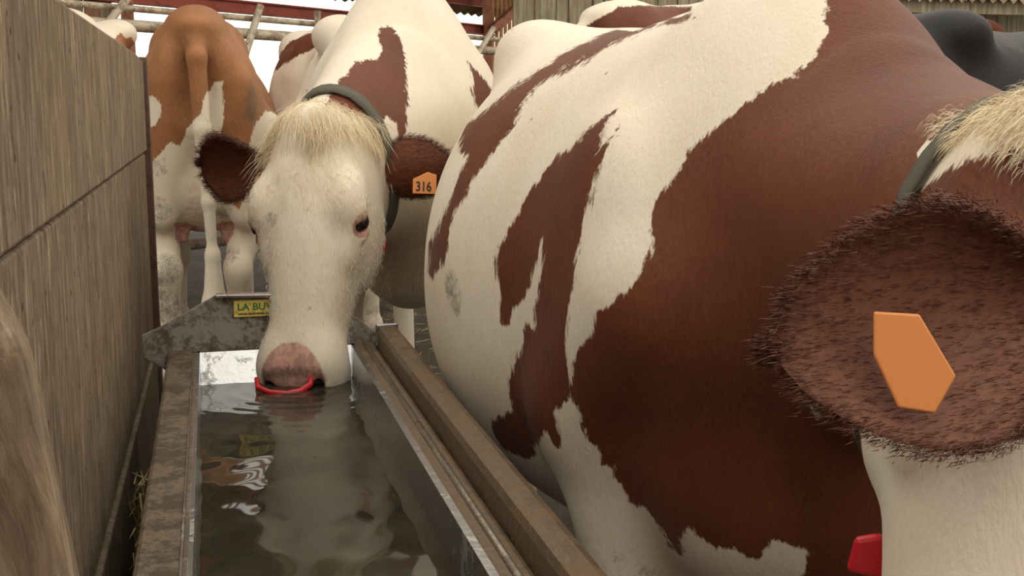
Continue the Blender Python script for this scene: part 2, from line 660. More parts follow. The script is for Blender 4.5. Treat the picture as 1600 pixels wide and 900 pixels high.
# coat markings: outlines in each cow's own coordinates (origin, two axes of the outline, depth axis and range)
PATCHES = {
    'D': [
        dict(o=(0.166, -0.322, 1.225), e1=(0.180, 0.984, -0.000), e2=(-0.015, 0.003, 1.000), e3=(0.984, -0.180, 0.015), d=(-0.772, 0.453), white=False,
             poly=[(0.234, 0.158), (0.223, 0.172), (0.211, 0.156), (0.196, 0.166), (0.191, 0.199), (0.110, 0.150), (0.061, 0.128), (0.042, 0.107), (0.019, 0.098), (-0.004, 0.079), (-0.051, 0.044), (-0.069, 0.028), (-0.127, -0.002), (-0.128, -0.055), (-0.104, -0.056), (-0.118, -0.085), (-0.130, -0.109), (-0.139, -0.138), (-0.154, -0.171), (-0.178, -0.224), (-0.182, -0.274), (-0.171, -0.279), (-0.152, -0.253), (-0.139, -0.218), (-0.135, -0.186), (-0.127, -0.154), (-0.106, -0.124), (-0.083, -0.082), (-0.061, -0.056), (-0.034, -0.020), (-0.018, 0.012), (-0.009, 0.032), (0.018, 0.061), (0.040, 0.077), (0.081, 0.096), (0.137, 0.126), (0.186, 0.150), (0.209, 0.152), (0.221, 0.145), (0.240, 0.151)]),
        dict(o=(0.452, -0.350, 0.963), e1=(0.193, 0.981, -0.000), e2=(-0.164, 0.032, 0.986), e3=(0.967, -0.190, 0.167), d=(-0.360, 0.223), white=False,
             poly=[(0.106, 0.274), (0.086, 0.263), (0.064, 0.248), (0.048, 0.224), (0.028, 0.222), (0.009, 0.203), (-0.011, 0.179), (-0.049, 0.127), (-0.070, 0.092), (-0.075, 0.067), (-0.073, 0.030), (-0.064, 0.010), (-0.067, -0.036), (-0.053, -0.037), (-0.045, -0.012), (-0.027, 0.002), (-0.016, 0.019), (0.002, 0.097), (-0.006, 0.029), (-0.014, -0.016), (-0.009, -0.040), (-0.004, -0.047), (-0.027, -0.034), (-0.032, -0.048), (-0.037, -0.073), (-0.043, -0.111), (-0.052, -0.145), (-0.046, -0.183), (-0.066, -0.189), (-0.083, -0.208), (-0.082, -0.226), (-0.074, -0.250), (-0.051, -0.261), (-0.011, -0.260), (-0.002, -0.215), (0.004, -0.197), (0.014, -0.211), (0.029, -0.219), (0.021, -0.179), (0.019, -0.164), (0.040, -0.137), (0.034, -0.066), (0.038, -0.001), (0.042, 0.027), (0.047, 0.072), (0.056, 0.116), (0.069, 0.159), (0.085, 0.198), (0.105, 0.239), (0.081, 0.215), (0.070, 0.201), (0.094, 0.251)]),
        dict(o=(0.844, -0.196, 0.932), e1=(0.350, 0.937, -0.000), e2=(-0.212, 0.079, 0.974), e3=(0.913, -0.340, 0.227), d=(-0.519, 0.879), white=False,
             poly=[(0.139, 0.451), (0.111, 0.432), (0.099, 0.403), (0.069, 0.369), (0.024, 0.350), (0.005, 0.336), (-0.023, 0.319), (-0.055, 0.289), (-0.070, 0.260), (-0.095, 0.228), (-0.102, 0.194), (-0.105, 0.159), (-0.116, 0.126), (-0.128, 0.105), (-0.154, 0.092), (-0.178, 0.076), (-0.183, 0.041), (-0.204, 0.028), (-0.218, 0.006), (-0.216, -0.022), (-0.211, -0.058), (-0.199, -0.086), (-0.190, -0.104), (-0.180, -0.113), (-0.176, -0.137), (-0.157, -0.140), (-0.153, -0.159), (-0.143, -0.177), (-0.129, -0.190), (-0.109, -0.202), (-0.095, -0.214), (-0.076, -0.246), (-0.057, -0.260), (-0.061, -0.231), (-0.047, -0.212), (-0.025, -0.227), (-0.007, -0.229), (0.018, -0.230), (0.031, -0.242), (0.044, -0.245), (0.059, -0.220), (0.071, -0.210), (0.087, -0.213), (0.104, -0.220), (0.126, -0.241), (0.120, -0.214), (0.127, -0.205), (0.142, -0.240), (0.161, -0.264), (0.138, -0.158), (0.138, -0.136), (0.137, -0.114), (0.137, -0.091), (0.134, -0.067), (0.104, -0.033), (0.104, -0.014), (0.104, 0.006), (0.103, 0.027), (0.101, 0.048), (0.098, 0.068), (0.095, 0.087), (0.132, 0.154), (0.130, 0.185), (0.130, 0.219), (0.131, 0.257), (0.133, 0.301), (0.137, 0.351), (0.138, 0.400)]),
    ],
    'A': [
        dict(o=(0.998, -0.117, 1.192), e1=(0.103, 0.995, -0.000), e2=(0.019, -0.002, 1.000), e3=(0.994, -0.103, -0.019), d=(-0.400, 0.409), white=False,
             poly=[(-0.105, -0.046), (-0.090, -0.014), (-0.063, 0.020), (-0.043, 0.048), (0.007, 0.056), (0.019, 0.078), (0.001, 0.109), (0.016, 0.129), (0.034, 0.133), (0.060, 0.102), (0.070, 0.057), (0.071, -0.029), (0.063, -0.091), (0.052, -0.129), (0.049, -0.084), (0.025, -0.073), (0.014, -0.081), (-0.036, -0.073), (-0.056, -0.065), (-0.087, -0.046)]),
        dict(o=(0.763, 0.165, 1.181), e1=(0.192, 0.981, -0.000), e2=(0.013, -0.003, 1.000), e3=(0.981, -0.192, -0.013), d=(-0.211, 0.182), white=False,
             poly=[(-0.032, 0.070), (-0.001, 0.045), (0.039, -0.010), (0.027, -0.026), (0.010, -0.072), (-0.006, -0.040), (-0.017, -0.004), (-0.021, 0.036)]),
    ],
    'B': [
        dict(o=(-0.706, -0.025, 0.700), e1=(0.019, -1.000, 0.000), e2=(0.097, 0.002, 0.995), e3=(-0.995, -0.019, 0.097), d=(-1.614, 0.614), white=True,
             poly=[(0.034, 0.506), (0.060, 0.505), (0.060, 0.434), (0.048, 0.343), (0.051, 0.253), (0.062, 0.114), (0.099, 0.041), (0.139, 0.112), (0.144, 0.287), (0.176, 0.370), (0.217, 0.422), (0.281, 0.410), (0.273, 0.285), (0.274, 0.170), (0.274, 0.048), (0.267, -0.076), (0.254, -0.193), (0.323, -0.405), (0.320, -0.566), (0.245, -0.564), (0.243, -0.694), (0.115, -0.689), (-0.012, -0.682), (-0.137, -0.670), (-0.261, -0.665), (-0.382, -0.656), (-0.372, -0.527), (-0.363, -0.403), (-0.356, -0.285), (-0.350, -0.167), (-0.363, -0.053), (-0.359, 0.069), (-0.349, 0.189), (-0.198, 0.222), (-0.157, 0.273), (-0.127, 0.295), (-0.097, 0.282), (-0.065, 0.345), (-0.024, 0.392), (-0.008, 0.448), (0.019, 0.484)]),
        dict(o=(-0.867, 0.158, 1.123), e1=(0.061, -0.998, 0.000), e2=(0.005, 0.000, 1.000), e3=(-0.998, -0.061, 0.005), d=(-0.228, 0.222), white=True,
             poly=[(-0.026, 0.054), (0.005, 0.054), (0.029, 0.020), (0.023, -0.026), (-0.000, -0.053), (-0.031, -0.049)]),
    ],
    'C': [
        dict(o=(-0.713, 0.211, 1.277), e1=(0.114, -0.994, 0.000), e2=(-0.032, -0.004, 0.999), e3=(-0.993, -0.114, -0.032), d=(-0.477, 0.531), white=False,
             poly=[(-0.124, -0.042), (-0.054, -0.000), (0.004, 0.071), (0.047, 0.113), (0.139, 0.148), (0.216, 0.120), (0.082, 0.053), (0.015, 0.014), (-0.041, -0.028), (-0.064, -0.126), (-0.093, -0.168), (-0.129, -0.154)]),
        dict(o=(-0.740, 0.277, 0.995), e1=(0.127, -0.992, 0.000), e2=(0.022, 0.003, 1.000), e3=(-0.992, -0.127, 0.022), d=(-0.413, 0.377), white=False,
             poly=[(-0.065, -0.051), (-0.013, 0.081), (0.034, 0.033), (0.045, -0.063)]),
    ],
    'H': [
        dict(o=(-0.637, -0.221, 1.316), e1=(-0.074, -0.997, 0.000), e2=(-0.047, 0.004, 0.999), e3=(-0.996, 0.074, -0.047), d=(-0.519, 0.559), white=False,
             poly=[(-0.058, 0.028), (-0.029, 0.030), (-0.004, 0.051), (0.014, 0.026), (0.037, 0.032), (0.061, -0.007), (0.030, -0.093), (-0.051, -0.067)]),
    ],
    'G': [
        dict(o=(-0.784, -0.133, 1.266), e1=(0.814, -0.581, 0.000), e2=(-0.029, -0.041, 0.999), e3=(-0.581, -0.813, -0.051), d=(-0.527, 0.493), white=False,
             poly=[(-0.238, 0.045), (-0.139, 0.102), (-0.066, 0.141), (0.045, 0.152), (0.220, 0.147), (0.218, 0.011), (0.219, -0.121), (0.105, -0.119), (-0.007, -0.119), (-0.121, -0.121), (-0.237, -0.120)]),
    ],
}
# dung stains: centre and radius in each cow's own coordinates
DIRT = {
    'D': [(0.198, -0.460, 0.951, 0.032, 0.75), (0.217, -0.454, 0.926, 0.028, 0.70), (0.226, -0.424, 1.091, 0.020, 0.35), (0.578, -0.225, 0.584, 0.050, 0.40)],
    'B': [(-0.826, -0.195, 1.178, 0.060, 0.80), (-0.847, -0.185, 1.120, 0.050, 0.80), (-0.904, 0.045, 1.345, 0.070, 0.45), (-0.453, -0.184, 1.381, 0.050, 0.50), (-0.962, -0.044, 1.064, 0.060, 0.40), (-0.823, 0.153, 0.759, 0.060, 0.60), (-0.831, 0.151, 0.547, 0.080, 0.75), (-0.804, 0.152, 0.398, 0.080, 0.80), (-0.771, -0.080, 0.750, 0.050, 0.60), (-0.773, -0.080, 0.580, 0.060, 0.70), (-0.851, 0.155, 0.925, 0.050, 0.50)],
    'A': [(1.244, -0.352, 0.920, 0.018, 0.62), (0.761, -0.079, 0.729, 0.020, 0.30)],
    'F': [(-0.111, -0.170, 1.364, 0.100, 0.60)],
}



def strands(roots, dirs, lengths, width=.0012, seg=3, bend=None, rng=None):
    """thin tapering ribbons, one per hair"""
    N = len(roots)
    dirs = dirs / np.linalg.norm(dirs, axis=1)[:, None]
    rnd = rng.normal(size=(N, 3))
    side = np.cross(dirs, rnd)
    side /= np.linalg.norm(side, axis=1)[:, None] + 1e-9
    V = np.empty((N, 2 * seg + 1, 3))
    for k in range(seg):
        t = k / seg
        c = roots + dirs * (lengths * t)[:, None] + (bend * (t * t) if bend is not None else 0)
        w = width * (1 - .55 * t)
        V[:, 2 * k] = c - side * w / 2
        V[:, 2 * k + 1] = c + side * w / 2
    V[:, 2 * seg] = roots + dirs * lengths[:, None] + (bend if bend is not None else 0)
    base = np.arange(N)[:, None] * (2 * seg + 1)
    T = []
    for k in range(seg - 1):
        a = 2 * k
        T += [[a, a + 1, a + 3], [a, a + 3, a + 2]]
    T.append([2 * seg - 2, 2 * seg - 1, 2 * seg])
    Fq = (base[:, None] + np.array(T)[None]).reshape(-1, 3)
    return V.reshape(-1, 3), Fq


# ------------------------------------------------------------------ materials
def coat_material(name, dark, light, pink=(.62, .36, .30), hair=(0.9, 0.9, 0.22)):
    n = NT(name)
    c = n.attr('coat')
    skin = n.attr('skin')
    dirt = n.attr('dirt')
    ear = n.attr('ear')
    st = n.mapping((1, 1, .28))
    edge = n.noise(34, 5, .65, st)
    edge2 = n.noise(150, 3, .6, st)
    wob0 = n.math('MULTIPLY', n.math('SUBTRACT', n.noise(11, 3, .6, n.mapping((1, 1, .6))), .5), .022)
    wob = n.math('ADD', wob0, n.math('ADD', n.math('MULTIPLY', n.math('SUBTRACT', edge, .5), .030), n.math('MULTIPLY', n.math('SUBTRACT', edge2, .5), .018)))
    m = n.maprange(n.math('ADD', c, wob), -.0022, .0022)
    fine = n.noise(260, 3, .6, n.mapping(hair))
    big = n.noise(5, 4, .6)
    dk = n.mix(n.maprange(big, .3, .7), tuple(x * .72 for x in dark), tuple(min(1, x * 1.18) for x in dark))
    dk = n.mix(n.maprange(fine, .35, .75, 0, .45), dk, tuple(min(1, x * 1.55 + .01) for x in dark))
    lt = n.mix(n.maprange(n.noise(7, 5, .6, n.mapping((1, 1, .5))), .45, .75, 0, .55), light, tuple(a * b for a, b in zip(light, (.86, .80, .68))))
    lt = n.mix(n.maprange(fine, .3, .7, .0, .22), lt, tuple(x * .72 for x in light))
    col = n.mix(m, lt, dk)
    sk = n.mix(n.maprange(n.noise(60, 4, .6), .42, .58), pink, tuple(x * .72 for x in pink))
    col = n.mix(n.maprange(n.math('ADD', skin, n.math('MULTIPLY', n.math('SUBTRACT', n.noise(45, 3), .5), .5)), .35, .65), col, sk)
    # dung and dust, with shapes of their own
    dn = n.noise(26, 6, .7)
    dm = n.maprange(n.math('ADD', dirt, n.math('MULTIPLY', n.math('SUBTRACT', n.math('ADD', n.math('MULTIPLY', dn, .55), n.math('MULTIPLY', n.noise(120, 4, .7), .45)), .5), 2.6)), .40, .95, 0, .72)
    col = n.mix(dm, col, n.mix(n.noise(90, 3), (.040, .032, .022), (.16, .130, .088)))
    col = n.mix(n.math('MULTIPLY', ear, .5), col, (.27, .125, .085))
    spk = n.voronoi(11)
    sm = n.math('MULTIPLY', n.maprange(n.math('ADD', spk, n.math('MULTIPLY', n.noise(60, 3), .06)), .085, .065), n.maprange(n.noise(2.6, 2), .5, .58))
    col = n.mix(n.math('MULTIPLY', sm, .8), col, (.07, .055, .035))
    n.bump(n.math('ADD', n.math('MULTIPLY', fine, .6), n.math('MULTIPLY', n.noise(30, 4, .6, n.mapping((1, 1, .4))), .8)), .42, .006)
    n.b.inputs['Sheen Weight'].default_value = .03
    n.b.inputs['Sheen Roughness'].default_value = .5
    return n.out(col, .62, 0, .3)


M = {}
M['red_white'] = coat_material('coat_red_and_white', (.122, .033, .012), (.82, .745, .62))
M['tan_white'] = coat_material('coat_tan_and_white', (.31, .135, .055), (.80, .73, .60))
M['black'] = coat_material('coat_black', (.016, .017, .020), (.70, .70, .66))


def simple(name, col, rough=.5, metal=0.0, spec=None):
    return NT(name).out(col, rough, metal, spec)


M['cream_hair'] = simple('cream_hair', (.78, .665, .47), .55)
M['white_hair'] = simple('white_hair', (.80, .74, .62), .55)
M['brown_hair'] = simple('brown_hair', (.105, .034, .016), .55)
M['eye'] = simple('eye_dark', (.012, .009, .008), .06)
M['red'] = simple('red_plastic', (.55, .012, .025), .35)
M['tag'] = simple('orange_tag_plastic', (.78, .30, .09), .45)
M['strap'] = simple('olive_strap', (.085, .078, .055), .75)
M['ink'] = simple('black_ink', (.03, .02, .015), .6)
M['green_ink'] = simple('green_ink', (.02, .22, .05), .5)


def wood_panel():
    n = NT('weathered_panel')
    st = n.mapping((1, 1, .20))
    g = n.math('ADD', n.math('MULTIPLY', n.noise(85, 6, .72, st, .6), .72), n.math('MULTIPLY', n.noise(60, 5, .6, n.mapping((1, 1, .05))), .28))
    g2 = n.noise(13, 6, .68, n.mapping((1, 1, .38)))
    big = n.noise(2.3, 4, .6)
    col = n.ramp(g, [(.36, (.075, .052, .034)), (.46, (.205, .152, .102)), (.55, (.31, .235, .16)), (.66, (.54, .44, .31))])
    col = n.mix(n.maprange(g2, .42, .68, 0, .75), col, (.13, .092, .06))
    col = n.mix(n.maprange(n.noise(45, 5, .7, n.mapping((1, 1, .3))), .56, .70, 0, .6), col, (.40, .32, .22))
    col = n.mix(n.maprange(big, .55, .75, 0, .5), col, (.30, .22, .12))
    spk = n.maprange(n.math('ADD', n.voronoi(26), n.math('MULTIPLY', n.noise(80, 2), .14)), .20, .15)
    spk = n.math('MULTIPLY', spk, n.maprange(n.noise(9, 2), .42, .50))
    col = n.mix(n.math('MULTIPLY', spk, .85), col, (.025, .018, .013))
    fl = n.maprange(n.voronoi(40, n.mapping((1, 1, .28), (.25, .3, 0))), .14, .09)
    fl = n.math('MULTIPLY', fl, n.maprange(n.noise(14, 2), .46, .54))
    col = n.mix(n.math('MULTIPLY', fl, .7), col, (.52, .45, .32))
    z = n.sepz()[2]
    mud = n.maprange(n.math('ADD', z, n.math('MULTIPLY', n.noise(6, 5, .65), .55)), 1.12, .72)
    col = n.mix(n.math('MULTIPLY', mud, .65), col, (.060, .046, .030))
    n.bump(n.math('ADD', g, n.math('MULTIPLY', g2, .8)), .55, .006)
    return n.out(col, .85, 0, .25)


def dirty_metal(name, base, rust, amount=.5, rough=.45, metal=.6, scale=9):
    n = NT(name)
    a = n.noise(scale, 6, .68)
    b = n.noise(scale * 6, 5, .65)
    f = n.maprange(n.math('ADD', a, n.math('MULTIPLY', n.math('SUBTRACT', b, .5), .5)), .62 - amount * .35, .78 - amount * .35)
    col = n.mix(f, base, n.mix(b, tuple(x * .55 for x in rust), rust))
    r = n.math('ADD', rough, n.math('MULTIPLY', f, .3))
    n.bump(n.math('ADD', b, n.math('MULTIPLY', f, .8)), .35, .003)
    n._set(n.b.inputs['Metallic'], n.math('MULTIPLY', n.math('SUBTRACT', 1.0, f), metal))
    return n.out(col, r)


M['panel'] = wood_panel()
M['stainless'] = dirty_metal('stainless_steel', (.62, .64, .66), (.30, .27, .22), .12, .26, 1.0, 6)
M['wet_edge'] = dirty_metal('wet_dark_steel_edge', (.24, .20, .15), (.12, .09, .055), .55, .2, .5, 9)
M['galv'] = dirty_metal('dull_galvanised_plate', (.33, .305, .265), (.15, .11, .075), .50, .5, .1, 14)
M['rim'] = dirty_metal('wet_grimy_rim', (.19, .145, .095), (.085, .055, .030), .6, .30, .1, 16)
M['rail'] = dirty_metal('rusty_steel_rail', (.155, .115, .075), (.19, .115, .055), .5, .38, .35, 13)
M['edge_steel'] = dirty_metal('brown_steel_angle', (.14, .075, .052), (.09, .06, .04), .4, .55, .2, 18)
M['pipe'] = dirty_metal('old_galvanised_pipe', (.46, .40, .31), (.26, .19, .12), .45, .55, .3, 14)
M['red_beam'] = dirty_metal('red_oxide_beam', (.40, .075, .045), (.25, .10, .055), .35, .6, 0, 5)
M['red_post'] = dirty_metal('faded_red_post', (.52, .21, .13), (.34, .17, .10), .4, .7, 0, 6)
M['purlin'] = dirty_metal('orange_brown_timber', (.42, .22, .10), (.26, .12, .06), .5, .75, 0, 6)
M['roof'] = dirty_metal('corrugated_sheet', (.30, .24, .16), (.20, .14, .085), .5, .8, 0, 3)


def plank_mat(name, a, b, c):
    n = NT(name)
    g = n.noise(34, 6, .66, n.mapping((1, 1, .07)))
    col = n.ramp(g, [(.3, a), (.52, b), (.75, c)])
    col = n.mix(n.maprange(n.noise(3, 4), .5, .75, 0, .6), col, a)
    n.bump(g, .4, .006)
    return n.out(col, .85)


M['plank'] = plank_mat('weathered_plank', (.15, .125, .075), (.33, .285, .19), (.52, .47, .35))
M['slat'] = plank_mat('sun_painted_slat', (.42, .20, .08), (.62, .36, .16), (.75, .52, .28))  # bright warm tones stand in for sunlight on the boards
M['redwood'] = plank_mat('brownish_red_plank', (.23, .10, .07), (.36, .18, .12), (.48, .33, .22))


def floor_mat():
    n = NT('mucky_concrete')
    a = n.noise(3.2, 6, .65)
    b = n.noise(22, 6, .7)
    col = n.mix(n.maprange(a, .35, .65), (.022, .017, .011), (.060, .048, .032))
    col = n.mix(n.maprange(b, .5, .8, 0, .5), col, (.16, .135, .09))
    n.bump(n.math('ADD', b, n.math('MULTIPLY', a, 2)), .6, .02)
    return n.out(col, n.maprange(b, .3, .7, .55, .95), 0, .25)


M['floor'] = floor_mat()


def water_mat():
    n = NT('murky_water')
    col = n.mix(n.maprange(n.noise(7, 4, .6), .35, .7), (.022, .020, .013), (.050, .046, .032))
    n.b.inputs['IOR'].default_value = 1.33
    return n.out(col, .03, 0, .5)


M['water'] = water_mat()


def sign_mat():
    n = NT('yellow_sign_enamel')
    col = n.mix(n.maprange(n.noise(110, 4, .7), .55, .68), (.85, .66, .17), (.34, .22, .07))
    return n.out(col, .5)


M['sign'] = sign_mat()
M['straw'] = plank_mat('straw', (.30, .23, .09), (.45, .36, .16), (.60, .50, .26))

# ------------------------------------------------------------------ the setting
fl = MB().box((-14, -6, -.2), (16, 22, 0)).build('floor', M['floor'])
tag(fl, kind='structure')

for nm, a, b in (('light_block_front', (-9, -5.2, 0), (9, -5.0, 3.4)), ('light_block_side', (6.0, -5, 0), (6.2, 5, 3.0)), ('light_block_far_left', (-5.2, -5, 0), (-5, 4, 3.0))):  # unseen walls, added to block light coming in near the horizon
    tag(MB().box(a, b).build(nm, M['redwood']), kind='structure')

# directions of the shed behind: d along the feed fence and eaves, n away from the camera
DV, NV = Vector((.743, .669, 0)), Vector((-.669, .743, 0))


def P(t, dist, z):
    return DV * t + NV * dist + Vector((0, 0, z))


# roof over the back of the shed: eaves far away and low, rising towards the yard
def roof_z(dist):
    return 2.62 + (9.6 - dist) * .40


def corrugated(t0, t1, d0, d1, pitch=.18, amp=.022):
    n = int((t1 - t0) / pitch * 4)
    v, f = [], []
    for i in range(n + 1):
        t = t0 + (t1 - t0) * i / n
        o = amp * math.sin(2 * math.pi * (t - t0) / pitch)
        for dd in (d0, d1):
            for k in (0, .012):
                v.append(P(t, dd, roof_z(dd) + o + k))
    for i in range(n):
        a, b = i * 4, (i + 1) * 4
        f += [(a, a + 2, b + 2, b), (a + 1, b + 1, b + 3, a + 3), (a, b, b + 1, a + 1), (a + 2, a + 3, b + 3, b + 2)]
    return MB().add(v, f)


roof = empty('ceiling')
tag(roof, kind='structure')
for d0, d1, ta, tb in ((9.9, 8.40, -2.0, 19.0), (8.39, 7.20, -2.0, 6.9), (8.39, 7.20, 9.6, 19.0), (7.19, 5.0, -2.0, 19.0)):
    k = max(1, round((tb - ta) / 1.9))
    for i in range(k):
        t0 = ta + (tb - ta) * i / k
        corrugated(t0, t0 + (tb - ta) / k - .01, d0, d1).build('roof_sheet', M['roof'], roof, smooth=False)
for dd in (9.45, 8.85, 8.45, 8.25, 8.08, 7.91, 7.74, 7.57, 7.40, 7.15, 6.7, 5.9, 5.1):
    thin = 7.2 < dd < 8.4
    MB().beam(P(-2, dd, roof_z(dd) - .07), P(19, dd, roof_z(dd) - .07), .035 if thin else .07, .05 if thin else .09).build('purlin', M['red_beam'], roof)

# eaves beam (red I-section), its posts and the sheeting left and right of the opening
eb = empty('trim_1')
tag(eb, kind='structure')
for z0, z1, w in ((2.135, 2.150, .12), (2.150, 2.245, .02), (2.245, 2.262, .12)):
    MB().beam(P(2.6, 9.0, (z0 + z1) / 2), P(13.2, 9.0, (z0 + z1) / 2), w, z1 - z0).build('beam_flange' if w > .1 else 'beam_web', M['red_beam'], eb)
for i, t in enumerate((7.12, 12.95)):
    p = empty('trim_%d' % (i + 2), P(t, 8.93, 0))
    tag(p, kind='structure')
    MB().box((-.055, -.05, 0), (.055, .05, 2.6)).build('post', M['red_post'], p, bevel=.006)
    MB().box((-.09, -.09, 0), (.09, .09, .02)).build('base_plate', M['red_post'], p)
# boarded wall left of the opening
wl = empty('wall_left')
tag(wl, kind='structure')
t = 2.2
while t < 7.06:
    w = random.uniform(.13, .17)
    o = random.uniform(-.012, .012)
    MB().beam(P(t + w / 2, 9.1 + o, 0), P(t + w / 2, 9.1 + o, 2.6), .025, w - .012, DV).build('plank', M['redwood'] if random.random() < .6 else M['plank'], wl)
    t += w
# slatted screen right of the opening, sunlight painted into its colour
sl = empty('wall_slats')
tag(sl, kind='structure')
t = 13.10
for i in range(11):
    MB().beam(P(t, 8.95, 1.2), P(t, 8.95, 2.75), .03, .05, DV).build('slat', M['slat'], sl)
    t += .105
MB().beam(P(13.05, 9.0, 2.45), P(14.2, 9.0, 2.45), .05, .09).build('rail', M['slat'], sl)
MB().beam(P(13.05, 9.0, 1.35), P(14.2, 9.0, 1.35), .05, .09).build('rail', M['slat'], sl)
MB().beam(P(12.9, 8.8, 2.2), P(14.3, 8.6, 3.1), .08, .12).build('brace', M['red_post'], sl)
# boarded wall at the right
wr = empty('wall_right')
tag(wr, kind='structure')
x = 2.88
while x < 9.4:
    w = random.uniform(.10, .135)
    yy = 11.0 + random.uniform(-.02, .02)
    MB().box((x, yy, 1.89 + random.uniform(-.01, .01)), (x + w - .008, yy + .025, 3.4)).build('plank', M['plank'], wr)
    x += w
MB().box((2.88, 11.06, 0), (9.4, 11.2, 1.93)).build('plinth', M['redwood'], wr)
MB().beam((2.86, 10.98, 1.875), (9.4, 10.98, 1.875), .04, .035).build('sill', M['edge_steel'], wr)
# low lean-to eaves far right: corrugated sheet ends
ev = empty('trim_4')
tag(ev, kind='structure')
v, f = [], []
for i in range(97):
    xx = 6.4 + i * .03
    o = .03 * math.sin(2 * math.pi * i / 4)
    v += [(xx, 10.3, 2.24 + o), (xx, 10.9, 2.50 + o), (xx, 10.3, 2.252 + o), (xx, 10.9, 2.512 + o)]
for i in range(96):
    a, b = i * 4, i * 4 + 4
    f += [(a, b, b + 1, a + 1), (a + 2, a + 3, b + 3, b + 2), (a, a + 2, b + 2, b)]
MB().add(v, f).build('roof_sheet', M['roof'], ev)
MB().box((6.4, 10.42, 2.12), (9.3, 10.5, 2.25)).build('eaves_board', M['plank'], ev)

# ------------------------------------------------------------------ feed fence of pipes
ff = empty('feed_fence', P(6, 4.9, 0))
tag(ff, 'old galvanised pipe feed fence with diagonal bars behind the cows', 'fence')


def fpart(name, mb, smooth=True):
    o = mb.build(name, M['pipe'], ff, smooth=smooth)
    o.matrix_parent_inverse = Matrix.Translation(-P(6, 4.9, 0))
    return o


fpart('top_rail', MB().tube([P(-1.5, 4.9, 1.685), P(9.2, 4.9, 1.685)], .017))
fpart('neck_rail', MB().tube([P(-1.5, 4.9, 1.600), P(9.2, 4.9, 1.600)], .030, 12))
fpart('bottom_rail', MB().tube([P(-1.5, 4.9, .45), P(9.2, 4.9, .45)], .030, 12))
for t0, dt in ((.6, .30), (2.2, .3), (3.72, .34), (4.70, .17), (5.25, .02), (6.92, .38), (8.3, .3)):
    fpart('diagonal_bar', MB().tube([P(t0 - dt, 4.86, .45), P(t0 - dt, 4.86, 1.2), P(t0 + dt * .55, 4.86, 1.76)], .021, 8))
for t0 in (-1.3, 2.9, 6.0, 9.1):
    fpart('post', MB().tube([P(t0, 4.95, 0), P(t0, 4.95, 1.63)], .036, 12))

# ------------------------------------------------------------------ wooden partition at the left
pt = empty('wooden_partition', (-.18, 1.6, 0))
tag(pt, 'tall weathered wooden partition running along the left of the trough', 'partition')


def ppart(name, mb, mat, bevel=.004):
    o = mb.build(name, mat, pt, bevel=bevel)
    o.matrix_parent_inverse = Matrix.Translation((.18, -1.6, 0))
    return o


ppart('board', MB().prism([(.35, 1.083), (3.20, 1.083), (3.20, 1.315), (2.9, 1.322), (.35, 1.318)], 'x', -.200, -.160), M['panel'])
ppart('board', MB().prism([(.35, .62), (3.21, .56), (3.21, 1.076), (.35, 1.076)], 'x', -.203, -.166), M['panel'])
ppart('board', MB().prism([(.35, .12), (3.20, .12), (3.20, .553), (.35, .613)], 'x', -.200, -.160), M['panel'])
ppart('edge_angle', MB().box((-.206, 3.20, .1), (-.150, 3.245, 1.325)), M['edge_steel'], .003)
for y in (.8, 2.2, 3.1):
    ppart('post', MB().box((-.28, y - .05, 0), (-.204, y + .05, 1.25)), M['panel'])

nb = MB().prism([(-.11, 0), (0, 0), (0, 1.13), (-.012, 1.17), (-.11, 1.19)], 'y', -.012, .012).build('leaning_board', M['panel'], bevel=.004)
nb.location = (.083, .41, 0)
nb.rotation_euler = (0, math.radians(-7.4), 0)
tag(nb, 'grey-brown weathered board leaning in the near left corner', 'board')

# ------------------------------------------------------------------ water trough
tr = empty('water_trough', (.11, 1.5, 0))
tag(tr, 'long stainless steel water trough with grimy rim and yellow maker plate', 'trough')


def tpart(name, mb, mat, bevel=.0, smooth=False):
    o = mb.build(name, mat, tr, bevel=bevel, smooth=smooth)
    o.matrix_parent_inverse = Matrix.Translation((-.11, -1.5, 0))
    return o


Y0, Y1 = .62, 2.40
tpart('side_wall', MB().box((-.050, Y0, .38), (-.036, Y1, .702)), M['stainless'])
tpart('side_wall', MB().prism([(.286, .702), (.272, .702), (.255, .38), (.269, .38)], 'y', Y0, Y1), M['stainless'])
tpart('end_wall', MB().prism([(Y1 - .012, .702), (Y1, .702), (Y1 - .13, .38), (Y1 - .142, .38)], 'x', -.05, .28), M['stainless'])
tpart('end_wall', MB().box((-.05, Y0, .38), (.28, Y0 + .012, .702)), M['stainless'])
tpart('basin_floor', MB().box((-.05, Y0, .36), (.28, Y1, .38)), M['stainless'])
tpart('rim', MB().box((-.100, Y0 - .03, .655), (-.045, Y1 + .05, .700)), M['rim'], .006)
tpart('rim_lip', MB().box((-.047, Y0 - .02, .690), (-.041, Y1, .706)), M['wet_edge'], .001)
tpart('rim', MB().box((.277, Y0 - .03, .675), (.322, Y1 + .01, .703)), M['rail'], .008)
tpart('rim_ridge', MB().tube([(.301, Y0, .702), (.301, Y1, .702)], .006, 8), M['wet_edge'], 0, True)
for yy in (.7, 1.4, 2.2):
    tpart('leg', MB().box((-.09, yy - .03, 0), (-.06, yy + .03, .66)), M['galv'])
    tpart('leg', MB().box((.29, yy - .03, 0), (.32, yy + .03, .68)), M['galv'])
# guard rail: rounded box tube with an end cap
tpart('guard_rail', MB().box((.324, Y0, .680), (.368, Y1 - .03, .745)), M['rail'], .014)
tpart('end_cap', MB().box((.322, Y1 - .03, .678), (.370, Y1 - .022, .747)), M['stainless'], .003)
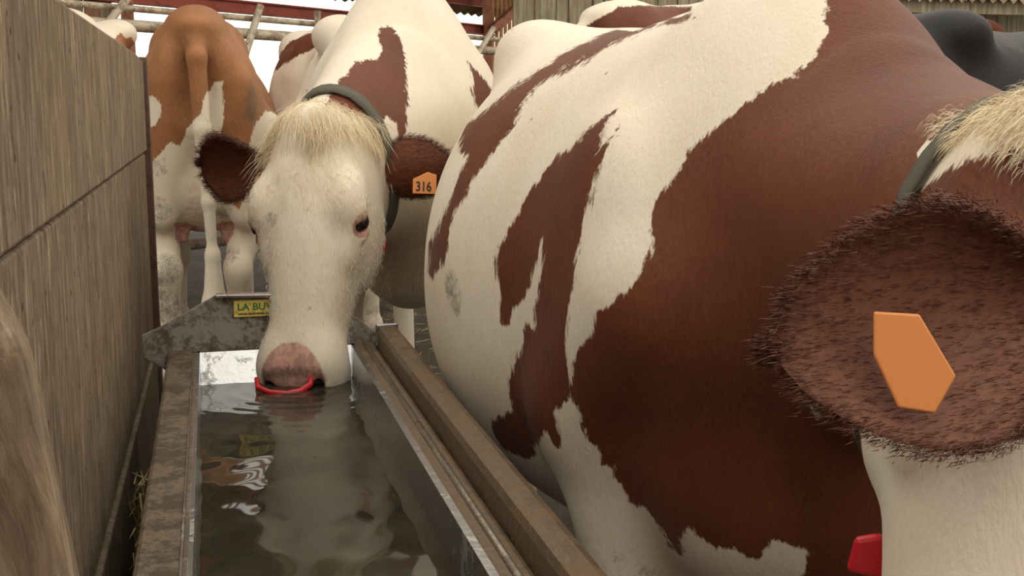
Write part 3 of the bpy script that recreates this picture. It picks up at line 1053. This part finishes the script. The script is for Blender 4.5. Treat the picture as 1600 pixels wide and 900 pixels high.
# end plate, a low trapezoid of dull sheet
tpart('end_plate', MB().prism([(-.150, .690), (-.150, .735), (-.110, .752), (.000, .812), (.200, .806), (.300, .745), (.345, .700), (.345, .655), (-.10, .655)], 'y', Y1 + .030, Y1 + .040), M['galv'], .002)
tpart('plate_fold', MB().beam((.000, Y1 + .028, .8125), (.200, Y1 + .028, .8065), .03, .006), M['stainless'], .001)
sg = tpart('maker_plate', MB().box((.035, Y1 + .0245, .765), (.175, Y1 + .0300, .800)), M['sign'], .001)
sg['label'] = 'yellow maker plate with green lettering'


def letter_child(body, size, mat, parent, world):
    """lettering placed in world space on a part that sits under an offset parent"""
    o = link('lettering', text_mesh(body, size), mat, parent)
    o.matrix_local = world
    return o


RX90 = Matrix.Rotation(math.radians(90), 4, 'X')
letter_child('LA BUVETTE', .0205, M['green_ink'], sg, Matrix.Translation((.042, Y1 + .0240, .7795)) @ RX90 @ Matrix.Diagonal((1.05, 1, 1, 1)))
letter_child('www.labuvette.com', .0085, M['ink'], sg, Matrix.Translation((.044, Y1 + .0240, .7695)) @ RX90)

# water with ripples spreading from the muzzle
nx, ny = 120, 520
xs = np.linspace(-.036, .274, nx)
ys = np.linspace(Y0 + .012, Y1 - .038, ny)
X, Y = np.meshgrid(xs, ys, indexing='ij')
r = np.hypot(X - .15, Y - 2.30)
Zw = .0010 * np.sin(r * 150) * np.exp(-r / .10) + .0005 * np.sin(X * 26 + Y * 19) * np.sin(Y * 27 - X * 12) + .00008 * np.sin(X * 90 - Y * 70)
V = np.stack([X, Y, Zw], -1).reshape(-1, 3)
ii, jj = np.meshgrid(np.arange(nx - 1), np.arange(ny - 1), indexing='ij')
q = (ii * ny + jj).ravel()
Fq = np.stack([q, q + ny, q + ny + 1, q + 1], 1)
wt = link('water', mesh_np('water', V, Fq), M['water'])
wt.location = (0, 0, .640)
tag(wt, 'murky rippled water filling the stainless trough', 'water', kind='stuff')
# ------------------------------------------------------------------ cows
def to_local(loc, deg, s, p):
    a = math.radians(deg)
    x, y, z = np.asarray(p, float) - np.array([loc[0], loc[1], 0])
    return np.array([(math.cos(a) * x + math.sin(a) * y) / s, (-math.sin(a) * x + math.cos(a) * y) / s, z / s])


def dir_local(deg, d):
    return to_local((0, 0), deg, 1.0, d)


def sstep(x, a, b):
    t = np.clip((x - a) / (b - a), 0, 1)
    return t * t * (3 - 2 * t)


def coat_value(V, patches, base=-1.0):
    c = np.full(len(V), base * .2)
    for p in patches:
        o, e1, e2, e3 = (np.asarray(p[k], float) for k in ('o', 'e1', 'e2', 'e3'))
        q = V - o
        sd = poly_sd(np.stack([q @ e1, q @ e2], 1), p['poly'])
        w = q @ e3
        sd = np.minimum(sd, np.minimum(w - p['d'][0], p['d'][1] - w))
        if p.get('white'):
            c = np.minimum(c, -sd)
        else:
            c = np.maximum(c, sd)
    return np.clip(c, -.2, .2)


def blob_value(V, blobs):
    c = np.full(len(V), -.2)
    for ctr, r in blobs:
        c = np.maximum(c, -ell(V, ctr, r))
    return c


def make_cow(label, loc, deg, s, cow, mat, h, coat, ears=(), dirt=None, eyes=True):
    root = empty('cow', (loc[0], loc[1], 0), math.radians(deg), s)
    tag(root, label, 'cow', 'dairy cows in the shed')
    m = cow.hp(.6, 0, 0)
    lo = np.minimum((-1.04, -.62, -.01), np.minimum(m, cow.poll) - .2)
    hi = np.maximum((.95, .62, 1.56), np.maximum(m, cow.poll) + .2)
    lo[2] = -.012
    V, Fq = polygonise(cow.sdf, lo, hi, h / s)
    c = coat(V)
    q = V - cow.poll
    uu, vv, ww = q @ cow.u, q @ cow.v, q @ cow.w
    hd = (np.abs(ww) < .2) & (np.abs(vv) < .25)
    nz = np.sqrt(((uu - .548) / .082) ** 2 + (ww / .066) ** 2 + (np.minimum(vv + .01, 0) / .07) ** 2)
    skin = np.where(hd & (uu < .7), sstep(nz, 1.15, .85), 0)
    if cow.ud > 0:
        ue = ell(V, (-.56, 0, .71 + cow.udz), (.20 * cow.ud, .15 * cow.ud, .15 * cow.ud))
        tt = (np.abs(np.abs(V[:, 1]) - .07) < .04) & (np.abs(V[:, 0] + .58) < .13) & (V[:, 2] < .66 + cow.udz) & (V[:, 2] > .47 + cow.udz)
        skin = np.maximum(skin, np.where(tt, .9, .42 * sstep(ue, .03, .0)))
    eyer = np.sqrt((uu - .215) ** 2 + (vv - .01) ** 2 + (np.abs(ww) - .11) ** 2)
    skin = np.maximum(skin, np.where(hd, sstep(eyer, .040, .024), 0))
    dr = .55 * sstep(V[:, 2], .42, .12)
    for x_, y_, z_, r_d, a_d in globals().get('DIRT', {}).get(dirt, []):
        dd = np.sqrt(((V - (x_, y_, z_)) ** 2).sum(1))
        dr = np.maximum(dr, a_d * sstep(dd, r_d * 1.5, r_d * .5))
    dr = np.maximum(dr, 1.0 * np.where(hd, np.exp(-((uu - .525) / .014) ** 2) * sstep(np.abs(ww), .075, .055), 0))
    att = {'coat': [c], 'skin': [skin], 'dirt': [dr], 'ear': [np.zeros(len(V))]}
    VV, FF, n0 = [V], [Fq], len(V)
    for e in ears:
        ev, ef, nn = ear_mesh(**e['shape'])
        VV.append(ev)
        FF.append(ef + n0)
        n0 += len(ev)
        half = len(ev) // 2
        inner = np.concatenate([np.zeros(half), np.ones(half)]) if e.get('inner', 1) else np.concatenate([np.ones(half), np.zeros(half)])
        att['coat'].append(np.full(len(ev), e.get('coat', .2)))
        att['skin'].append(inner * e.get('skin', 0))
        att['dirt'].append(np.zeros(len(ev)))
        att['ear'].append(np.full(len(ev), e.get('pale', 0.0)))
    me = mesh_np('cow_body', np.concatenate(VV), np.concatenate(FF), {k: np.concatenate(v) for k, v in att.items()})
    link('body', me, mat, root)
    for k_, e in enumerate(ears):
        if not e.get('fringe'):
            continue
        ev = VV[1 + k_]
        nr, mc = 19, 13
        g0 = ev[:nr * mc].reshape(nr, mc, 3)
        ed = []
        for i_ in range(2, nr):
            for j_, s_ in ((0, -1), (mc - 1, 1)):
                o_ = g0[i_, j_] - g0[i_, mc // 2]
                ed.append((g0[i_, j_], unit(o_) * .55 + 1.2 * unit(g0[-1, mc // 2] - g0[0, mc // 2]) * (.4 + i_ / nr)))
        for j_ in range(mc):
            ed.append((g0[-1, j_], unit(g0[-1, mc // 2] - g0[0, mc // 2])))
        rt, dn = np.array([x[0] for x in ed]), np.array([x[1] for x in ed])
        rep_ = e['fringe']
        pick = RNG.integers(0, len(rt), rep_)
        R0 = rt[pick] + RNG.normal(size=(rep_, 3)) * .004
        D0 = dn[pick] + RNG.normal(size=(rep_, 3)) * .20
        sv, sf = strands(R0, D0, RNG.uniform(.005, .014, rep_) * e.get('flen', 1), .0007, 2, None, RNG)
        # short hair over both faces of the ear
        m2 = rep_ * 3
        pick = RNG.integers(0, len(ev), m2)
        ax = unit(g0[-1, mc // 2] - g0[0, mc // 2])
        ctr = g0[nr // 2, mc // 2]
        R0 = ev[pick] + RNG.normal(size=(m2, 3)) * .004
        D0 = np.tile(ax, (m2, 1)) + RNG.normal(size=(m2, 3)) * .09
        sv2, sf2 = strands(R0, D0, RNG.uniform(.006, .012, m2), .0007, 2, None, RNG)
        hr = link('ear_hair', mesh_np('ear_hair', np.concatenate([sv, sv2]), np.concatenate([sf, sf2 + len(sv)])), M['brown_hair'], root)
        tag(hr, kind='stuff')
    if eyes:
        for sg_ in (1, -1):
            bm = bmesh.new()
            bmesh.ops.create_icosphere(bm, subdivisions=3, radius=.021)
            em = bpy.data.meshes.new('eye')
            bm.to_mesh(em)
            bm.free()
            em.shade_smooth()
            e = link('eye', em, M['eye'], root)
            e.location = cow.hp(.213, .010, sg_ * .106)
    return root


def default_ears(cow, coat=.2, droop=-.15, length=.21, width=.13):
    out = []
    for sg_ in (1, -1):
        r = cow.hp(.055, -.01, sg_ * .078)
        t = r + cow.w * sg_ + cow.u * .1 + np.array([0, 0, droop])
        out.append(dict(shape=dict(root=r, tip=t, widthdir=cow.u - cow.v * .2, length=length, width=width), coat=coat))
    return out


PT = globals().get('PATCHES', {})


COWS = {}


def pcoat(key, extra=None, base=-1.0):
    def fn(V):
        c = coat_value(V, PT.get(key, []), base)
        if extra is not None:
            c = extra(V, c)
        return c
    return fn


# cow drinking at the far end of the trough
A_loc, A_deg, A_s = (.535, 3.74), -92.0, 1.05
A = Cow(width=.74, peak=.8, hooks=-1.5, rump=.70, crown=-.12, poll=to_local(A_loc, A_deg, A_s, (.232, 2.56, 1.150)), muzzle=to_local(A_loc, A_deg, A_s, (.160, 2.34, .643)),
        face=dir_local(A_deg, (-.55, -1, .22)), neck_thick=1.25)
A.hl = .56
ears = []
for px, tip, wd in (((.335, 2.61, 1.035), (.53, 2.55, 1.050), (.05, .35, -1)), ((.135, 2.57, 1.065), (.0, 2.72, 1.075), (-.05, .25, -1))):
    r_, t_ = to_local(A_loc, A_deg, A_s, px), to_local(A_loc, A_deg, A_s, tip)
    ears.append(dict(shape=dict(root=r_, tip=t_, widthdir=dir_local(A_deg, wd), length=.21 / A_s, width=.135), coat=.2, fringe=3000))
cowA = make_cow('white cow with dark brown ears drinking from the far end of the trough', A_loc, A_deg, A_s, A, M['red_white'], .0075, pcoat('A'), ears, dirt='A')

# cow crowding the right of the trough, head swung close to the camera
D_loc, D_deg, D_s = (.83, 1.99), -95.0, .955
D = Cow(width=1.30, depth=1.10, brisket=.08, hooks=.4, crown=-.025, legs=dict(FL=(.03, .06), FR=(.03, .13)), poll=to_local(D_loc, D_deg, D_s, (.69, .80, 1.165)), muzzle=to_local(D_loc, D_deg, D_s, (.50, .66, .665)), neck_mid=to_local(D_loc, D_deg, D_s, (.80, 1.10, 1.12)),
        face=dir_local(D_deg, (-.35, -1, .0)), neck_thick=1.15)
r_, t_ = to_local(D_loc, D_deg, D_s, (.585, .71, 1.045)), to_local(D_loc, D_deg, D_s, (.36, .68, 1.04))
ears = [dict(shape=dict(root=r_, tip=t_, widthdir=dir_local(D_deg, (.1, -.3, -1)), length=.25 / D_s, width=.165), coat=.2, fringe=5000, flen=.5, pale=1.0)]
r_, t_ = to_local(D_loc, D_deg, D_s, (.76, .80, 1.07)), to_local(D_loc, D_deg, D_s, (.98, .86, 1.05))
ears.append(dict(shape=dict(root=r_, tip=t_, widthdir=dir_local(D_deg, (.1, .3, -1)), length=.215 / D_s, width=.14), coat=.2))


def D_coat(V, c):
    q = V - D.poll
    uu, vv, ww = q @ D.u, q @ D.v, q @ D.w
    # the whole neck is brown up to the head; cream mane on the withers, white face
    if 'D' in PT:
        p = PT['D'][2]
        side = (V - np.array(p['o'])) @ np.array(p['e1'])
        c = np.maximum(c, np.minimum(np.minimum(side - .11, V[:, 0] - .52), np.minimum(V[:, 2] - .62, .2)))
    head = (uu > -.02) & (np.abs(ww) < .16) & (vv > -.11)
    c = np.where(head, np.clip(np.minimum(.27 - uu, uu - .045), -.2, .2), c)
    return c


cowD = make_cow('big red-brown and white cow at the right, head swung close to the camera', D_loc, D_deg, D_s, D, M['red_white'], .0085, pcoat('D', D_coat), ears, dirt='D')

# tan cow seen from behind at the left
B_loc, B_deg, B_s = (-.02, 5.50), 89.0, 1.05
B = Cow(width=.95, hooks=-2.0, rump=.80, crown=.05, udder=1.25, udder_z=.13, tail_swing=-.03, legs=dict(HL=(0, -.03), HR=(0, -.06)), poll=(1.12, 0, 1.25), muzzle=(1.38, 0, .78))
cowB = make_cow('tan cow seen from behind beside the wooden partition, tail hanging', B_loc, B_deg, B_s, B, M['tan_white'], .011, pcoat('B', base=1.0), default_ears(B), eyes=False, dirt='B')

# cows feeding at the fence
C_loc, C_deg, C_s = (.70, 6.35), 80.0, 1.08
Cc = Cow(hooks=-.3, poll=(1.12, 0, 1.25), muzzle=(1.38, 0, .78))
cowC = make_cow('white and brown cow glimpsed between the tan cow and the drinking cow', C_loc, C_deg, C_s, Cc, M['red_white'], .014, pcoat('C'), default_ears(Cc), eyes=False)
H_loc, H_deg, H_s = (-.70, 6.15), 98.0, 1.11
H = Cow(width=.82, poll=(1.12, 0, 1.25), muzzle=(1.38, 0, .78))
cowH = make_cow('cream cow with brown rump corner showing above the partition end', H_loc, H_deg, H_s, H, M['tan_white'], .014, pcoat('H'), default_ears(H), eyes=False)
G_loc, G_deg, G_s = (2.70, 5.35), 15.0, 1.16
G = Cow(hooks=.3)
cowG = make_cow('brown-backed cow standing far behind, below the plank wall', G_loc, G_deg, G_s, G, M['red_white'], .016, pcoat('G'), default_ears(G), eyes=False)
F_loc, F_deg, F_s = (2.75, 3.75), 20.0, 1.05
Fc = Cow(hooks=.5)
cowF = make_cow('black cow at the far right edge behind the big cow neck', F_loc, F_deg, F_s, Fc, M['black'], .012, pcoat('F', base=1.0), default_ears(Fc), eyes=False, dirt='F')


# ------------------------------------------------------------------ hair, collars and tags
def fur_patch(root, cow, name, mat, count, region, dirfn, l0, l1, width=.0012, seg=3, curl=.3):
    body = [o for o in root.children if o.name.split('.')[0] == 'body'][0]
    me = body.data
    n = len(me.vertices)
    V = np.empty(n * 3, np.float32)
    me.vertices.foreach_get('co', V)
    V = V.reshape(-1, 3).astype(float)
    N = np.empty(n * 3, np.float32)
    me.vertices.foreach_get('normal', N)
    N = N.reshape(-1, 3).astype(float)
    q = V - cow.poll
    hc = np.stack([q @ cow.u, q @ cow.v, q @ cow.w], 1)
    idx = np.nonzero(region(hc, N, cow))[0]
    pick = idx[RNG.integers(0, len(idx), count)]
    R0 = V[pick] + RNG.normal(size=(count, 3)) * .004 - N[pick] * .003
    D0 = dirfn(hc[pick], N[pick], cow)
    sw = np.sin(hc[pick][:, 2] * 60 + hc[pick][:, 0] * 45)[:, None] * cow.w + np.cos(hc[pick][:, 0] * 70)[:, None] * cow.u * .5
    D0 = D0 + RNG.normal(size=(count, 3)) * .16 + sw * curl
    L = RNG.uniform(l0, l1, count)
    bend = (cow.u * .45 - sw * .5 * curl - N[pick] * .35) * L[:, None]
    sv, sf = strands(R0, D0, L, width, seg, bend, RNG)
    h = link(name, mesh_np(name, sv, sf), mat, root)
    tag(h, kind='stuff')
    return h


def collar(root, cow, back, mat, width=.045, tilt=0.0):
    """strap that follows the neck's own surface"""
    wi = np.array((.56, 0, 1.33))
    ch = np.array((.70, 0, .95))
    hm = (cow.hp(.02, -.02, 0) + cow.hp(.13, -.13, 0)) / 2
    ax = unit((wi + ch) / 2 - hm)
    c0 = hm + ax * back
    a = unit(np.cross(ax, cow.w))
    b = np.cross(ax, a)
    ax2 = unit(ax + a * tilt)
    a = unit(a - (a @ ax2) * ax2)
    n = 56
    V, Fq = [], []
    for i in range(n):
        t = 2 * math.pi * i / n
        dr = a * math.cos(t) + b * math.sin(t)
        for w_ in (-.5, .5):
            p0 = c0 + ax2 * width * w_
            r_ = np.linspace(.03, .40, 150)
            sd = cow.sdf(p0 + r_[:, None] * dr)
            k = np.argmax(sd > .004)
            V += [p0 + dr * r_[k], p0 + dr * (r_[k] + .004)]
    for i in range(n):
        p, q2 = i * 4, ((i + 1) % n) * 4
        Fq += [(p, q2, q2 + 2, p + 2), (p + 1, p + 3, q2 + 3, q2 + 1), (p, p + 1, q2 + 1, q2), (p + 2, q2 + 2, q2 + 3, p + 3)]
    o = link('collar', mesh_np('collar', np.array(V), np.array(Fq)), mat, root)
    return o


def on_cow(root, o, pos, rot=(0, 0, 0)):
    """put a part of a cow at a place given in world axes"""
    bpy.context.view_layer.update()
    o.parent = root
    o.matrix_world = Matrix.Translation(pos) @ (Matrix.Rotation(rot[2], 4, 'Z') @ Matrix.Rotation(rot[1], 4, 'Y') @ Matrix.Rotation(rot[0], 4, 'X'))
    return o


def plate(name, poly, thick, mat, bevel=.0015):
    return MB().prism(poly, 'y', -thick / 2, thick / 2).build(name, mat, None, bevel=bevel)


# drinking cow: curls on the poll and forehead, lashes, strap, tags
fur_patch(cowA, A, 'poll_hair', M['cream_hair'], 6500,
          lambda h, N, c: (h[:, 0] > -.05) & (h[:, 0] < .055 + .03 * np.sin(h[:, 2] * 55)) & (np.abs(h[:, 2]) < .10) & (N @ (c.v - c.u * .6) > .1),
          lambda h, N, c: N * .45 + c.u * .55 + h[:, 2][:, None] * c.w * 7.0, .016, .055, .0008, 5, .75)
fur_patch(cowA, A, 'forehead_hair', M['cream_hair'], 9000,
          lambda h, N, c: (h[:, 0] > .03) & (h[:, 0] < .20) & (np.abs(h[:, 2]) < .11) & (N @ c.v > .2),
          lambda h, N, c: N * .25 + c.u * .6 + h[:, 2][:, None] * c.w * 6, .007, .018, .0007, 3, .9)
fur_patch(cowA, A, 'face_hair', M['white_hair'], 26000,
          lambda h, N, c: (h[:, 0] > .15) & (h[:, 0] < .47) & (h[:, 1] > -.2) & (np.hypot(h[:, 0] - .213, h[:, 1] - .01) + (np.abs(h[:, 2]) < .09) > .034),
          lambda h, N, c: N * .22 + c.u * .9 + h[:, 2][:, None] * c.w * 2, .004, .009, .0006, 2, .12)
fur_patch(cowA, A, 'eyelash', M['cream_hair'], 160,
          lambda h, N, c: (np.abs(h[:, 0] - .196) < .012) & (np.abs(np.abs(h[:, 2]) - .122) < .016) & (np.abs(h[:, 1] - .03) < .016),
          lambda h, N, c: N * .8 + c.u * .8, .010, .018, .0009, 3, .1)
collar(cowA, A, .075, M['strap'], .032)
tg = plate('ear_tag', [(-.026, -.022), (.026, -.022), (.026, .020), (.006, .026), (-.026, .010)], .003, M['tag'])
on_cow(cowA, tg, (.4545, 2.505, 1.0300), (math.radians(-6), math.radians(2), math.radians(-8)))
tx = link('lettering', text_mesh('316', .030), M['ink'], tg)
tx.matrix_local = Matrix.Translation((-.020, -.0022, -.016)) @ RX90 @ Matrix.Diagonal((.78, 1, 1, 1))
rt_ = plate('collar_tag', [(-.008, -.032), (.006, -.036), (.010, .02), (-.010, .022)], .006, M['red'])
on_cow(cowA, rt_, (.362, 2.58, .980), (0, 0, math.radians(40)))
rt_ = plate('collar_tag', [(-.004, -.016), (.004, -.012), (.005, .012), (-.005, .016)], .006, M['red'])
on_cow(cowA, rt_, (.372, 2.57, .890), (0, 0, math.radians(40)))
# red anti-suckling ring in the nose, half under water
ring = [(.072, 2.300, .662), (.074, 2.278, .648), (.095, 2.262, .641), (.128, 2.255, .637), (.156, 2.258, .640), (.176, 2.272, .650), (.180, 2.290, .668)]
nr_ = MB().tube(ring, [.0045, .006, .006, .007, .008, .006, .004], 8).build('nose_ring', M['red'], None, smooth=True)
on_cow(cowA, nr_, (0, 0, 0))

# big cow: tuft on the poll, strap, tags
fur_patch(cowD, D, 'poll_hair', M['cream_hair'], 9000,
          lambda h, N, c: (h[:, 0] > -.05) & (h[:, 0] < .035 + .02 * np.sin(h[:, 2] * 70)) & (np.abs(h[:, 2]) < .09) & (N @ (c.v - c.u * .8) > .0),
          lambda h, N, c: N * .7 + c.u * .4 + np.sign(h[:, 2])[:, None] * c.w * .3, .012, .030, .0007, 4, .35)
collar(cowD, D, .035, M['strap'], .030)
tg = plate('ear_tag', [(-.026, .036), (.004, .034), (.028, -.006), (.014, -.030), (-.010, -.026), (-.026, .008)], .003, M['tag'])
on_cow(cowD, tg, (.432, .635, 1.034), (math.radians(-8), 0, math.radians(-12)))
rt_ = plate('collar_tag', [(-.016, .02), (.014, .02), (.010, -.018), (-.002, -.026)], .008, M['red'], .003)
on_cow(cowD, rt_, (.545, .80, .905), (0, 0, math.radians(-20)))
rt_ = plate('collar_tag', [(-.022, -.02), (.03, -.03), (.022, .0), (.004, .014), (-.016, .010)], .010, M['red'], .004)
on_cow(cowD, rt_, (.53, .82, .83), (0, 0, math.radians(-20)))


# ------------------------------------------------------------------ straw in the gap beside the trough and on the floor
n_ = 4200
R0 = np.stack([RNG.uniform(-.152, -.106, n_), RNG.uniform(1.35, 2.30, n_), np.zeros(n_)], 1)
R0[:, 2] = np.abs(RNG.normal(0, 1, n_)) * .08 + .50 * np.exp(-((R0[:, 1] - 2.0) / .14) ** 2) * np.sqrt(RNG.uniform(0, 1.0, n_))
R0[:, 2] = np.clip(R0[:, 2], .005, .56)
D0 = RNG.normal(size=(n_, 3)) * np.array([.15, 1, .35])
sv, sf = strands(R0, D0, RNG.uniform(.03, .09, n_), .003, 2, None, RNG)
sv[:, 0] = np.clip(sv[:, 0], -.157, -.103)
sv[:, 2] = np.maximum(sv[:, 2], .003)
tag(link('straw_heap', mesh_np('straw_heap', sv, sf), M['straw']), 'heap of old straw wedged between the partition and the trough', 'straw', kind='stuff')
n_ = 2500
R0 = np.stack([RNG.uniform(-.9, 2.2, n_), RNG.uniform(3.35, 7.0, n_), np.full(n_, .006)], 1)
D0 = RNG.normal(size=(n_, 3)) * np.array([1, 1, .04])
sv, sf = strands(R0, D0, RNG.uniform(.04, .14, n_), .004, 2, None, RNG)
sv[:, 2] = np.maximum(sv[:, 2], .003)
tag(link('loose_straw', mesh_np('loose_straw', sv, sf), M['straw']), 'loose straw scattered over the dark floor under the cows', 'straw', kind='stuff')
